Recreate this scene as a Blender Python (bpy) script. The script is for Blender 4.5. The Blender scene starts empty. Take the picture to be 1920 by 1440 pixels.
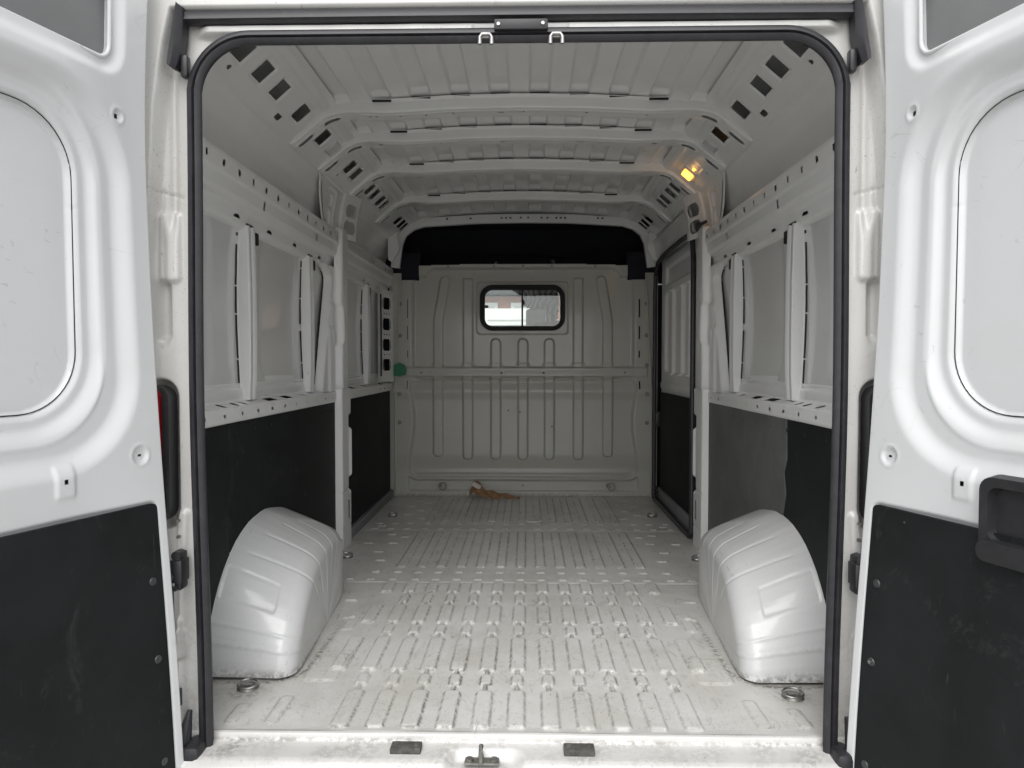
import bpy, bmesh, math, random
import numpy as np
from mathutils import Vector, Matrix
random.seed(7); rng=np.random.RandomState(5)
S=bpy.context.scene; COL=S.collection; R=math.radians

# ------------------------------------------------------------------ camera
cd=bpy.data.cameras.new('camera'); cam=bpy.data.objects.new('camera',cd); COL.objects.link(cam)
cd.sensor_width=36; cd.lens=36*1330/1920; cd.clip_start=.05; cd.clip_end=600
yaw=math.atan(28/1330); pit=math.atan(40/1330)
cam.location=(.028,0,.93); cam.rotation_euler=(R(90)-pit,0,yaw)
S.camera=cam
# ------------------------------------------------------------------ world (pale overcast daylight)
W=bpy.data.worlds.new('World'); S.world=W; W.use_nodes=True
nt=W.node_tree; bg=nt.nodes['Background']
sky=nt.nodes.new('ShaderNodeTexSky'); sky.sky_type='NISHITA'; sky.sun_disc=False
sky.sun_elevation=R(52); sky.sun_rotation=R(188); sky.air_density=1.0; sky.dust_density=1.5; sky.ozone_density=.6
hs=nt.nodes.new('ShaderNodeHueSaturation'); hs.inputs['Saturation'].default_value=.12
nt.links.new(sky.outputs[0],hs.inputs['Color']); nt.links.new(hs.outputs[0],bg.inputs[0]); bg.inputs[1].default_value=.15
sl=bpy.data.lights.new('sun','SUN'); so=bpy.data.objects.new('sun',sl); COL.objects.link(so)
sl.energy=1.0; sl.angle=R(50); sl.color=(1,.985,.96)
sd=Vector((math.sin(R(188))*math.cos(R(52)), math.cos(R(188))*math.cos(R(52)), math.sin(R(52))))   # towards the sun
so.rotation_euler=sd.to_track_quat('Z','Y').to_euler()
V=S.view_settings; V.view_transform='Standard'; V.look='None'; V.gamma=1; V.use_curve_mapping=False; V.exposure=.88
S.cycles.max_bounces=12; S.cycles.diffuse_bounces=8; S.cycles.glossy_bounces=5; S.cycles.transparent_max_bounces=12

# ------------------------------------------------------------------ helpers
def tag(o,label=None,cat=None,group=None,kind=None):
    if label:o['label']=label
    if cat:o['category']=cat
    if group:o['group']=group
    if kind:o['kind']=kind
    return o
def par(o,p):
    if p is not None:
        o.parent=p; o.matrix_parent_inverse=WM[p.name].inverted()
WM={}
def link(name,me,mat,parent=None,smooth=True):
    o=bpy.data.objects.new(name,me); COL.objects.link(o)
    if mat: me.materials.append(mat)
    if smooth: me.polygons.foreach_set('use_smooth',[True]*len(me.polygons))
    WM[o.name]=Matrix.Identity(4); par(o,parent); return o
def empty(name,loc):
    o=bpy.data.objects.new(name,None); COL.objects.link(o); o.location=loc; o.empty_display_size=.1
    WM[o.name]=Matrix.Translation(loc); return o
def ss(a,b,x):
    t=np.clip((x-a)/(b-a),0,1); return t*t*(3-2*t)
def rb(x,y,cx,cy,hx,hy,r):
    r=np.minimum(r,np.minimum(hx,hy))
    qx=np.abs(x-cx)-hx+r; qy=np.abs(y-cy)-hy+r
    return np.hypot(np.maximum(qx,0),np.maximum(qy,0))+np.minimum(np.maximum(qx,qy),0)-r
def bump(d,w): return ss(w/2,-w/2,d)           # 1 inside, 0 outside
def groove(d,w): return np.exp(-(d/w)**2)
def capsule(x,y,x0,y0,x1,y1,r):
    dx,dy=x1-x0,y1-y0; t=np.clip(((x-x0)*dx+(y-y0)*dy)/(dx*dx+dy*dy),0,1)
    return np.hypot(x-x0-t*dx,y-y0-t*dy)-r
def np_noise(x,y,s,seed=0):
    r=np.random.RandomState(seed); n=np.zeros_like(x)
    for k in range(6):
        a=r.rand()*6.28; f=s*(.6+r.rand()); n+=np.sin((x*math.cos(a)+y*math.sin(a))*f+r.rand()*6.28)
    return n/6
def sheet(name,mat,U,Vv,pos,h=None,hole=None,parent=None,flip=False,dirt=None,thick=0):
    """a pressed metal sheet: grid over (U,V), base position pos, pressing h along its normal"""
    u,v=np.meshgrid(U,Vv,indexing='ij')
    P=np.stack([np.broadcast_to(np.asarray(c,float),u.shape) for c in pos(u,v)],-1)
    du=np.gradient(P,axis=0); dv=np.gradient(P,axis=1)
    n=np.cross(du,dv); n/=np.maximum(np.linalg.norm(n,axis=-1,keepdims=True),1e-9)
    if flip:n=-n
    H=h(u,v) if h else np.zeros_like(u)
    P=P+n*H[...,None]
    a,b=u.shape; idx=np.arange(a*b).reshape(a,b)
    q=np.stack([idx[:-1,:-1],idx[1:,:-1],idx[1:,1:],idx[:-1,1:]],-1)
    if flip:q=q[...,::-1]
    uc=(u[:-1,:-1]+u[1:,1:])/2; vc=(v[:-1,:-1]+v[1:,1:])/2
    if hole is not None: q=q[~hole(uc,vc)]
    q=q.reshape(-1,4)
    used=np.zeros(a*b,bool); used[q.ravel()]=True; rem=np.cumsum(used)-1; q=rem[q]
    P=P.reshape(-1,3)[used]
    D=dirt(u,v).reshape(-1)[used] if dirt else np.zeros(len(P))
    me=bpy.data.meshes.new(name); me.vertices.add(len(P)); me.vertices.foreach_set('co',P.ravel())
    me.loops.add(len(q)*4); me.loops.foreach_set('vertex_index',q.ravel().astype(np.int32))
    me.polygons.add(len(q)); me.polygons.foreach_set('loop_start',np.arange(0,len(q)*4,4,dtype=np.int32))
    me.update(calc_edges=True); 
    at=me.attributes.new('dirt','FLOAT','POINT'); at.data.foreach_set('value',D.astype(np.float32))
    o=link(name,me,mat,parent)
    if thick:
        m=o.modifiers.new('t','SOLIDIFY'); m.thickness=thick; m.offset=-1
    return o
def frange(a,b,d): return np.linspace(a,b,max(2,int(round(abs(b-a)/d))+1))
def profpos(pts):
    """piecewise profile: s (0..len) -> point, returns (len, func)"""
    p=np.array(pts,float); L=np.concatenate([[0],np.cumsum(np.linalg.norm(np.diff(p,axis=0),axis=1))])
    return L[-1],(lambda s:(np.interp(s,L,p[:,0]),np.interp(s,L,p[:,1]))),L
class MB:
    def __init__(s): s.bm=bmesh.new()
    def box(s,x0,x1,y0,y1,z0,z1,bev=0,M=None,seg=2):
        r=bmesh.ops.create_cube(s.bm,size=1); vs=r['verts']
        for v in vs: v.co=Vector(((x0+x1)/2+v.co.x*(x1-x0),(y0+y1)/2+v.co.y*(y1-y0),(z0+z1)/2+v.co.z*(z1-z0)))
        if bev:
            es=list({e for v in vs for e in v.link_edges})
            rr=bmesh.ops.bevel(s.bm,geom=es,offset=bev,segments=seg,affect='EDGES',profile=.5)
            vs=list({v for f in rr['faces'] for v in f.verts}|{v for v in vs if v.is_valid})
        if M is not None:
            for v in vs: v.co=M@v.co
        return s
    def cyl(s,c,ax,r,l,seg=20,r2=None,M=None,bev=0):
        z=Vector(ax).normalized(); q=Vector((0,0,1)).rotation_difference(z).to_matrix().to_4x4()
        T=Matrix.Translation(Vector(c))@q
        if M is not None:T=M@T
        rr=bmesh.ops.create_cone(s.bm,cap_ends=True,segments=seg,radius1=r,radius2=r if r2 is None else r2,depth=l,matrix=T)
        if bev:
            es=[e for e in {e for v in rr['verts'] for e in v.link_edges} if len(e.link_faces)==2 and e.calc_face_angle(0)>1]
            bmesh.ops.bevel(s.bm,geom=es,offset=bev,segments=2,affect='EDGES')
        return s
    def tube(s,path,r,seg=8,closed=False,prof=None,up=None):
        pts=[Vector(p) for p in path]; n=len(pts); rings=[]
        for i,p in enumerate(pts):
            a=pts[i-1] if (i or closed) else p; b=pts[(i+1)%n] if (i<n-1 or closed) else p
            t=(b-a).normalized(); upv=Vector(up) if up else (Vector((0,0,1)) if abs(t.z)<.9 else Vector((1,0,0)))
            x=t.cross(upv).normalized(); y=x.cross(t).normalized()
            ra=r[i] if isinstance(r,(list,tuple)) else r
            pf=prof if prof else [(math.cos(6.28318*k/seg)*ra,math.sin(6.28318*k/seg)*ra) for k in range(seg)]
            rings.append([s.bm.verts.new(p+x*c[0]+y*c[1]) for c in pf])
        m=len(rings[0])
        for i in range(n if closed else n-1):
            A,B=rings[i],rings[(i+1)%n]
            for k in range(m): s.bm.faces.new((A[k],A[(k+1)%m],B[(k+1)%m],B[k]))
        if not closed:
            s.bm.faces.new(rings[0][::-1]); s.bm.faces.new(rings[-1])
        return s
    def prism(s,poly,f,d0,d1):
        """poly: 2D points; f(a,b,d)->point"""
        A=[s.bm.verts.new(f(a,b,d0)) for a,b in poly]; B=[s.bm.verts.new(f(a,b,d1)) for a,b in poly]
        s.bm.faces.new(A[::-1]); s.bm.faces.new(B); n=len(poly)
        for k in range(n): s.bm.faces.new((A[k],A[(k+1)%n],B[(k+1)%n],B[k]))
        return s
    def build(s,name,mat,parent=None,smooth=True,ang=35,split=False):
        if split:
            todo=set(s.bm.verts); out=[]
            while todo:
                st=[todo.pop()]; isl=set(st)
                while st:
                    v=st.pop()
                    for e in v.link_edges:
                        w=e.other_vert(v)
                        if w not in isl: isl.add(w); st.append(w)
                todo-=isl; q=MB(); mp={v:q.bm.verts.new(v.co) for v in isl}
                for f in {f for v in isl for f in v.link_faces}: q.bm.faces.new([mp[v] for v in f.verts])
                out.append(q.build(name,mat,parent,smooth,ang))
            s.bm.free(); return out[0]
        bmesh.ops.recalc_face_normals(s.bm,faces=s.bm.faces)
        me=bpy.data.meshes.new(name); s.bm.to_mesh(me); s.bm.free()
        o=link(name,me,mat,parent,smooth)
        if smooth: me.set_sharp_from_angle(angle=R(ang))
        return o
def rrect(x0,x1,y0,y1,r,n=6):
    out=[]
    for cx,cy,a in ((x1-r,y1-r,0),(x0+r,y1-r,90),(x0+r,y0+r,180),(x1-r,y0+r,270)):
        for k in range(n+1):
            t=R(a+90*k/n); out.append((cx+r*math.cos(t),cy+r*math.sin(t)))
    return out

# ------------------------------------------------------------------ materials
def nmat(name):
    m=bpy.data.materials.new(name); m.use_nodes=True; t=m.node_tree; return m,t,t.nodes['Principled BSDF']
def N(t,k,**kw):
    n=t.nodes.new(k)
    for a,b in kw.items():
        if a in n.inputs.keys(): n.inputs[a].default_value=b
        else: setattr(n,a,b)
    return n
def noise(t,scale,detail=4,rough=.6,vec=None,dist=0):
    n=N(t,'ShaderNodeTexNoise'); n.inputs['Scale'].default_value=scale; n.inputs['Detail'].default_value=detail
    n.inputs['Roughness'].default_value=rough; n.inputs['Distortion'].default_value=dist
    if vec is not None: t.links.new(vec,n.inputs['Vector'])
    return n
def ramp(t,src,a,b,c0=(0,0,0,1),c1=(1,1,1,1)):
    r=N(t,'ShaderNodeValToRGB'); e=r.color_ramp.elements; e[0].position=a; e[1].position=b; e[0].color=c0; e[1].color=c1
    t.links.new(src,r.inputs[0]); return r
def mix(t,f,a,b,mode='MIX'):
    m=N(t,'ShaderNodeMix',data_type='RGBA',blend_type=mode)
    for s,v in ((0,f),(6,a),(7,b)):
        if isinstance(v,(int,float)): m.inputs[s].default_value=v
        elif isinstance(v,tuple): m.inputs[s].default_value=(*v[:3],1)
        else: t.links.new(v,m.inputs[s])
    return m.outputs[2]
def mth(t,op,a,b):
    m=N(t,'ShaderNodeMath',operation=op)
    for i,v in enumerate((a,b)):
        if isinstance(v,(int,float)): m.inputs[i].default_value=v
        else: t.links.new(v,m.inputs[i])
    return m.outputs[0]
def objco(t,scale=(1,1,1)):
    c=N(t,'ShaderNodeTexCoord'); mp=N(t,'ShaderNodeMapping'); mp.inputs['Scale'].default_value=scale
    t.links.new(c.outputs['Object'],mp.inputs[0]); return mp.outputs[0]
def paint(name,base,dirtc=(.12,.105,.085),rough=.32,coat=.4,spec=.12,film=.25,speck=.0,bumpk=.02,scr=.3,dsc=60,rv=.14,line=0,uneven=0):
    """body paint: faint orange peel, dust film, scuffs, dirt where the pressing collects it"""
    m,t,p=nmat(name); co=objco(t)
    film_n=ramp(t,noise(t,3.1,5,.65,co,.6).outputs[0],.42,.72)
    c=mix(t,mth(t,'MULTIPLY',film_n.outputs[0],film),base,tuple(x*.80*k for x,k in zip(base,(1,.985,.95))))
    # speckles
    if speck:
        a=ramp(t,noise(t,170,2,.6,co).outputs[0],.635,.68); b=ramp(t,noise(t,6,3,.6,co).outputs[0],.38,.58)
        c=mix(t,mth(t,'MULTIPLY',mth(t,'MULTIPLY',a.outputs[0],b.outputs[0]),speck),c,dirtc)
    s2=ramp(t,noise(t,60,3,.7,objco(t,(1,.12,.6)),.8).outputs[0],.66,.70); s3=ramp(t,noise(t,4,2,.5,co).outputs[0],.5,.62)
    c=mix(t,mth(t,'MULTIPLY',mth(t,'MULTIPLY',s2.outputs[0],s3.outputs[0]),scr),c,tuple(x*1.0 for x in dirtc))
    at=N(t,'ShaderNodeAttribute',attribute_name='dirt')
    dn=ramp(t,noise(t,dsc,6,.7,co,.2).outputs[0],.44,.54)
    dm=mth(t,'MULTIPLY',mth(t,'MULTIPLY',at.outputs['Fac'],dn.outputs[0]),ramp(t,noise(t,3.4,4,.6,co,.5).outputs[0],.30,.54,(.35,.35,.35,1)).outputs[0])
    c=mix(t,dm,c,dirtc)
    if line:      # hairline scratches
        for sc_,di_,sd_ in ((2.3,.8,(1,1,1)),(3.7,.5,(2.2,.5,1)),(5.5,.4,(.5,2.5,1))):
            q=mth(t,'ABSOLUTE',mth(t,'SUBTRACT',noise(t,sc_,1.5,.5,objco(t,sd_),di_).outputs[0],.5),0)
            q=mth(t,'LESS_THAN',q,.0016); g_=ramp(t,noise(t,4.3,4,.7,objco(t,(1,1.3,1)),1).outputs[0],.54,.62)
            c=mix(t,mth(t,'MULTIPLY',mth(t,'MULTIPLY',q,g_.outputs[0]),.55*line),c,dirtc)
    if uneven:    # broad yellowish stains and boot dirt
        g_=ramp(t,noise(t,2.2,5,.7,objco(t,(1,.7,1)),.8).outputs[0],.46,.74); c=mix(t,mth(t,'MULTIPLY',g_.outputs[0],.45),c,(.42,.40,.34))
        g_=ramp(t,noise(t,26,4,.75,objco(t,(1,.4,1)),1.5).outputs[0],.56,.68); c=mix(t,mth(t,'MULTIPLY',g_.outputs[0],.38),c,(.25,.235,.20))
    t.links.new(c,p.inputs['Base Color'])
    rr=mix(t,film_n.outputs[0],(rough,)*3,(rough+rv,)*3); t.links.new(mth(t,'ADD',rr,mth(t,'MULTIPLY',dm,.3)),p.inputs['Roughness'])
    p.inputs['Coat Weight'].default_value=coat; p.inputs['Coat Roughness'].default_value=spec
    b=N(t,'ShaderNodeBump'); b.inputs['Strength'].default_value=bumpk*4; b.inputs['Distance'].default_value=.004
    t.links.new(noise(t,14,3,.5,co).outputs[0],b.inputs['Height'])
    t.links.new(b.outputs[0],p.inputs['Normal'])
    return m
def plain(name,base,rough=.5,metal=0,var=.25,scale=20,bumpk=0,streak=None,scuff=None):
    m,t,p=nmat(name); co=objco(t)
    n=noise(t,scale,5,.65,co,.3); c=mix(t,ramp(t,n.outputs[0],.3,.7).outputs[0],tuple(x*(1-var) for x in base),tuple(min(1,x*(1+var)) for x in base))
    if scuff:
        a=ramp(t,noise(t,9,5,.8,objco(t,streak or (1,1,1)),1.2).outputs[0],.58,.76); c=mix(t,mth(t,'MULTIPLY',a.outputs[0],.5),c,scuff)
        a=ramp(t,noise(t,70,3,.7,objco(t,(1,1,.15)),.5).outputs[0],.68,.74); c=mix(t,mth(t,'MULTIPLY',a.outputs[0],.5),c,scuff)
    t.links.new(c,p.inputs['Base Color']); p.inputs['Metallic'].default_value=metal
    rr=mix(t,n.outputs[0],(max(.05,rough-.1),)*3,(min(1,rough+.12),)*3); t.links.new(rr,p.inputs['Roughness'])
    if bumpk:
        b=N(t,'ShaderNodeBump'); b.inputs['Strength'].default_value=bumpk; b.inputs['Distance'].default_value=.002
        t.links.new(noise(t,scale*6,3,.6,co).outputs[0],b.inputs['Height']); t.links.new(b.outputs[0],p.inputs['Normal'])
    return m
M={}
M['door']=paint('white_door_paint',(.64,.645,.65),rough=.28,coat=.6,spec=.06,film=.2,scr=.2,line=.25,bumpk=.004)
M['frame']=paint('white_frame_paint',(.57,.565,.545),rough=.32,film=.5,speck=.4,scr=.5,line=.3,bumpk=.01)
M['inner']=paint('inner_paint',(.74,.74,.73),rough=.36,film=.2,scr=.2,bumpk=.008)
M['skin']=paint('inner_skin_paint',(.64,.64,.63),rough=.22,coat=.7,spec=.05,rv=.02,film=.05,scr=.0,bumpk=.0)
M['roof']=paint('roof_paint',(.76,.76,.75),rough=.3,film=.2,scr=.05,bumpk=.01)
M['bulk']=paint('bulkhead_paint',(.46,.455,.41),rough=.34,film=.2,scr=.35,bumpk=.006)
M['floor']=paint('floor_paint',(.60,.595,.575),dirtc=(.085,.075,.06),rough=.36,coat=.3,spec=.18,film=1.0,speck=.9,scr=.9,line=1.0,uneven=1,bumpk=.02)
M['arch']=paint('arch_paint',(.58,.585,.585),rough=.3,coat=.5,spec=.1,film=.25,speck=.2,scr=.35,bumpk=.004)
M['ply']=plain('black_lining_board',(.011,.012,.0125),.68,0,.45,3,.3,(1,.6,.5),(.06,.061,.06))
M['plyg']=plain('grey_lining_board',(.115,.117,.115),.6,0,.22,7,.3,(1,1,.2),(.15,.15,.145))
M['rubber']=plain('black_rubber',(.020,.020,.023),.42,0,.3,30,.2,(1,1,1),(.06,.06,.065))
M['plastic']=plain('black_plastic',(.02,.02,.022),.45,0,.2,40,.1)
M['dark']=plain('dark_headliner',(.012,.013,.02),.85,0,.3,12,.2)
M['steel']=plain('zinc_steel',(.42,.41,.40),.4,1,.2,60)
M['dsteel']=plain('dull_steel',(.25,.24,.22),.5,.8,.3,60,.1)
M['grey']=plain('grey_trim',(.16,.165,.17),.5,0,.2,20)
M['deep']=plain('matt_black_rubber',(.006,.006,.007),.7,0,.1,30)
M['screwgrey']=plain('dark_grey_screw',(.045,.046,.048),.45,0,.2,40)
M['blank']=plain('grey_window_blank',(.17,.175,.175),.35,0,.1,4)
M['padr']=plain('worn_rubber_pad',(.07,.068,.062),.8,0,.5,60,.4)
M['card']=plain('brown_card',(.30,.17,.085),.8,0,.25,30,.2)
M['cardl']=plain('pale_paper',(.62,.58,.5),.7,0,.1,30)
M['tape']=plain('green_tape',(.01,.16,.075),.4,0,.15,30)
M['tyre']=plain('tyre_rubber',(.02,.02,.02),.8,0,.2,30)
M['red']=plain('red_lens',(.25,.006,.012),.12,0,.1,10)
M['black_gap']=plain('black_sealant_and_gap',(.01,.01,.01),.7,0,.1,30)  # joint sealant; also paints the shade in the rib gaps
M['asphalt']=plain('pale_concrete_yard',(.42,.415,.40),.9,0,.3,8,.3)
M['white_wall']=plain('white_render',(.75,.75,.73),.7,0,.05,3)
M['mirror_grey']=plain('pale_grey',(.55,.55,.55),.6,0,.1,5)
for k_ in('ply','plyg'): M[k_].node_tree.nodes['Principled BSDF'].inputs['Specular IOR Level'].default_value=.22
def glassm():
    m,t,p=nmat('clear_glass'); t.nodes.remove(p); o=t.nodes['Material Output']
    tr=N(t,'ShaderNodeBsdfTransparent'); tr.inputs[0].default_value=(.93,.95,.94,1)
    g=N(t,'ShaderNodeBsdfGlossy'); g.inputs['Roughness'].default_value=.02
    mx=N(t,'ShaderNodeMixShader'); mx.inputs[0].default_value=.06
    t.links.new(tr.outputs[0],mx.inputs[1]); t.links.new(g.outputs[0],mx.inputs[2]); t.links.new(mx.outputs[0],o.inputs[0]); return m
M['glass']=glassm()
def lampm():
    m,t,p=nmat('lit_lamp_lens'); p.inputs['Base Color'].default_value=(.9,.6,.2,1)
    p.inputs['Emission Color'].default_value=(1,.40,.05,1); p.inputs['Emission Strength'].default_value=1
    n=noise(t,60,2,.5,objco(t)); t.links.new(mth(t,'ADD',mth(t,'MULTIPLY',n.outputs[0],2.2),.9),p.inputs['Emission Strength']); return m
M['lamp']=lampm()
def brickm():
    m,t,p=nmat('brick_wall'); b=N(t,'ShaderNodeTexBrick'); b.inputs['Scale'].default_value=5
    b.inputs['Color1'].default_value=(.42,.17,.10,1); b.inputs['Color2'].default_value=(.34,.13,.08,1); b.inputs['Mortar'].default_value=(.4,.37,.33,1)
    t.links.new(objco(t,(1,1,1)),b.inputs[0])
    mp=t.nodes['Mapping']; mp.inputs['Rotation'].default_value=(R(90),0,0)
    t.links.new(b.outputs[0],p.inputs[0]); p.inputs['Roughness'].default_value=.85; return m
M['brick']=brickm()
def stripem():
    m,t,p=nmat('striped_cloth'); w=N(t,'ShaderNodeTexWave',wave_type='BANDS'); w.inputs['Scale'].default_value=15; w.inputs['Distortion'].default_value=9; w.inputs['Detail'].default_value=1; w.inputs['Detail Scale'].default_value=.5
    t.links.new(objco(t,(.5,.5,1.2)),w.inputs[0])
    r=ramp(t,w.outputs['Fac'],.42,.58,(.07,.07,.072,1),(.27,.27,.265,1)); t.links.new(r.outputs[0],p.inputs[0]); p.inputs['Roughness'].default_value=.9; return m
M['stripe']=stripem()

# ------------------------------------------------------------------ the ground
g=MB(); g.box(-150,150,-150,150,-.75,-.60); tag(g.build('ground',M['asphalt']),kind='structure')
van=empty('cargo_van',(0,3.6,-.60))
tag(van,'empty white cargo van seen through its two open rear doors','van')

# ------------------------------------------------------------------ floor
CH=[k*.0905 for k in range(-6,7)]
BOD=[(1.768,1.972),(2.105,2.358),(2.497,2.676),(2.832,2.955)]; LNK=[(2.008,2.075),(2.39,2.468),(2.708,2.803)]
def floor_d(x,y):
    d=np.full_like(x,1.)
    for i,c in enumerate(CH):
        ed=abs(i-6)==6
        xs=(.0905*.5)
        sel=np.abs(x-c)<xs
        dd=np.full_like(x,1.)
        for a,b in BOD:
            if ed and a<2.0: continue
            dd=np.minimum(dd,rb(x,y,c,(a+b)/2,.0225,(b-a)/2,.011))
        for a,b in LNK:
            if ed: continue
            dd=np.minimum(dd,rb(x,y,c,(a+b)/2,.0165,(b-a)/2,.012))
        if not ed: dd=np.minimum(dd,rb(x,y,c,2.37,.0045,.47,.002))
        d=np.where(sel,dd,d)
    return d
def floor_d2(x,y):
    d=np.full_like(x,1.)
    for c in CH:
        for a,b in ((3.19,3.86),(4.12,4.84)): d=np.minimum(d,rb(x,y,c,(a+b)/2,.021,(b-a)/2,.01))
    return d
def floor_pad(x,y):
    d=np.full_like(x,1.)
    for k in range(-9,10):
        for yy in (3.01,3.115,3.935,4.06):
            if abs(k)>7 and yy in(3.115,): continue
            d=np.minimum(d,rb(x,y,k*.0905+(.0 if abs(k)<7 else .01*np.sign(k)),yy,.017,.011,.008))
    for sx in(-1,1):
        for xx,yy in ((.66,3.3),(.70,3.45),(.66,3.62),(.70,3.8),(.62,3.75),(.79,3.62),(.80,4.0),(.70,4.3),(.64,4.42),(.72,4.55),(.62,4.65),(.69,4.75),(.60,4.2),(.66,2.74),(.62,2.55)):
            d=np.minimum(d,rb(x,y,sx*xx,yy,.022,.012,.008))
    return d
def floor_side(x,y):
    ax=np.abs(x)
    d=rb(ax,y,.58,2.12,.05,.085,.02)
    d=np.minimum(d,rb(ax,y,.635,1.86,.017,.075,.012)); d=np.minimum(d,rb(ax,y,.74,1.84,.016,.05,.012)); d=np.minimum(d,rb(ax,y,.60,2.52,.02,.09,.012))
    return d
def floor_h(x,y):
    h=.0085*bump(floor_d(x,y),.009)+.006*bump(floor_d2(x,y),.010)+.005*bump(floor_pad(x,y),.008)+.004*bump(floor_side(x,y),.01)
    h+=-.004*groove(y-2.968,.006)-.004*groove(y-3.895,.006)+.003*ss(3.0,2.99,y)*0
    h+=.0015*np_noise(x,y,14,3)+.0008*np_noise(x,y,40,4)
    # tray borders
    h+=.004*bump(np.abs(y-1.752)-.004,.006)
    return h
def floor_dirt(x,y):
    e=groove(np.abs(floor_d(x,y))-.001,.0022)*(.75+.5*np_noise(x,y,9,1))
    e=np.maximum(e,.85*groove(floor_d2(x,y),.004)); e=np.maximum(e,.45*groove(floor_side(x,y),.003))
    e=np.maximum(e,.55*groove(y-2.965,.005)); e=np.maximum(e,.5*groove(y-3.893,.006)); e=np.maximum(e,.8*groove(y-1.762,.0025))
    e=np.maximum(e,.9*ss(4.86,4.915,y)*(.5+.5*np_noise(x,y,30,8)))
    e=np.maximum(e,.35*ss(.80,.9,np.abs(x)))
    # grime around wheel arches
    e=np.maximum(e,.9*groove(rb(np.abs(x),y,.80,2.55,.165,.53,.12),.011)*ss(2.7,2.2,y))
    e=np.maximum(e,.5*groove(np.hypot(np.abs(x)-.768,y-1.97)-.035,.018))
    return np.clip(e,0,1)
def ring_hole(x,y):
    m=np.zeros(x.shape,bool)
    for cx,cy,r in RINGS: m|=(np.hypot((x-cx)/1.5,y-cy)<r*.8)
    return m
RINGS=[(-.769,1.985,.024),(.768,1.962,.024),(-.833,3.346,.024),(.833,3.33,.024),(-.785,4.26,.024),(.785,4.28,.024)]
sheet('floor',M['floor'],frange(-.93,.93,.0036),frange(1.75,4.95,.005),lambda x,y:(x,y,0*x),floor_h,None,van,dirt=floor_dirt)
for cx,cy,r in RINGS:      # lashing rings in their cups
    b=MB(); b.cyl((cx,cy,.004),(0,0,1),r*1.25,.006,28,r*1.05); o=b.build('lashing_ring',M['dsteel'],van)
    b=MB(); b.tube([(cx+r*1.15*math.cos(a),cy+r*.95*math.sin(a),.013+.004*math.sin(a)) for a in np.linspace(0,6.283,19)[:-1]],.0035,8,True)
    b.cyl((cx,cy,.01),(1,0,0),.005,r*1.2,10); b.build('ring',M['steel'],o)
b=MB(); b.cyl((.066,4.14,.006),(0,0,1),.055,.006,24,.05); b.build('floor_plate',M['floor'],van)

# ------------------------------------------------------------------ rear sill
L,pf,_=profpos([(1.775,.001),(1.752,.003),(1.742,.001),(1.738,-.012),(1.733,-.017),(1.672,-.022),(1.662,-.026),(1.650,-.036),(1.645,-.06),(1.645,-.30)])
def sill_pos(x,s):
    y,z=pf(s); return x,y+0*x,z+0*x
def sill_h(x,s):
    h=-.022*bump(rb(x,s,-.075,.125,.085,.045,.03),.03)
    h+=.002*np_noise(x,s,20,2)
    return h
def sill_dirt(x,s):
    return np.clip(.55*groove(s-.048,.004)+.55*ss(.03,.06,s)*ss(.15,.11,s)*(.30+.8*np_noise(x*1.3,s*3,30,3))+.5*groove(rb(x,s,-.075,.125,.05,.025,.02),.01),0,1)
sheet('rear_sill',M['frame'],frange(-.84,.84,.005),np.concatenate([frange(0,.2,.0035),frange(.2,L,.02)[1:]]),sill_pos,sill_h,None,van,flip=True,dirt=sill_dirt)
for x0 in(-.305,.118):
    b=MB(); b.box(x0,x0+.075,1.688,1.724,-.024,-.006,.003); o=b.build('sill_pad',M['padr'],van)
    b=MB(); b.cyl((x0+.012,1.706,-.005),(0,0,1),.006,.003,12); b.cyl((x0+.063,1.706,-.005),(0,0,1),.006,.003,12); b.build('screw',M['dsteel'],o,split=True)
b=MB(); b.box(-.122,-.038,1.668,1.697,-.036,-.029,.003); b.tube([(-.082,1.668,-.03),(-.082,1.672,.0),(-.082,1.682,.006),(-.082,1.694,.0),(-.082,1.70,-.03)],.0055,8)
b.cyl((-.110,1.682,-.027),(0,0,1),.009,.006,12); b.cyl((-.050,1.682,-.027),(0,0,1),.009,.006,12); b.build('door_striker',M['dsteel'],van)

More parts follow.
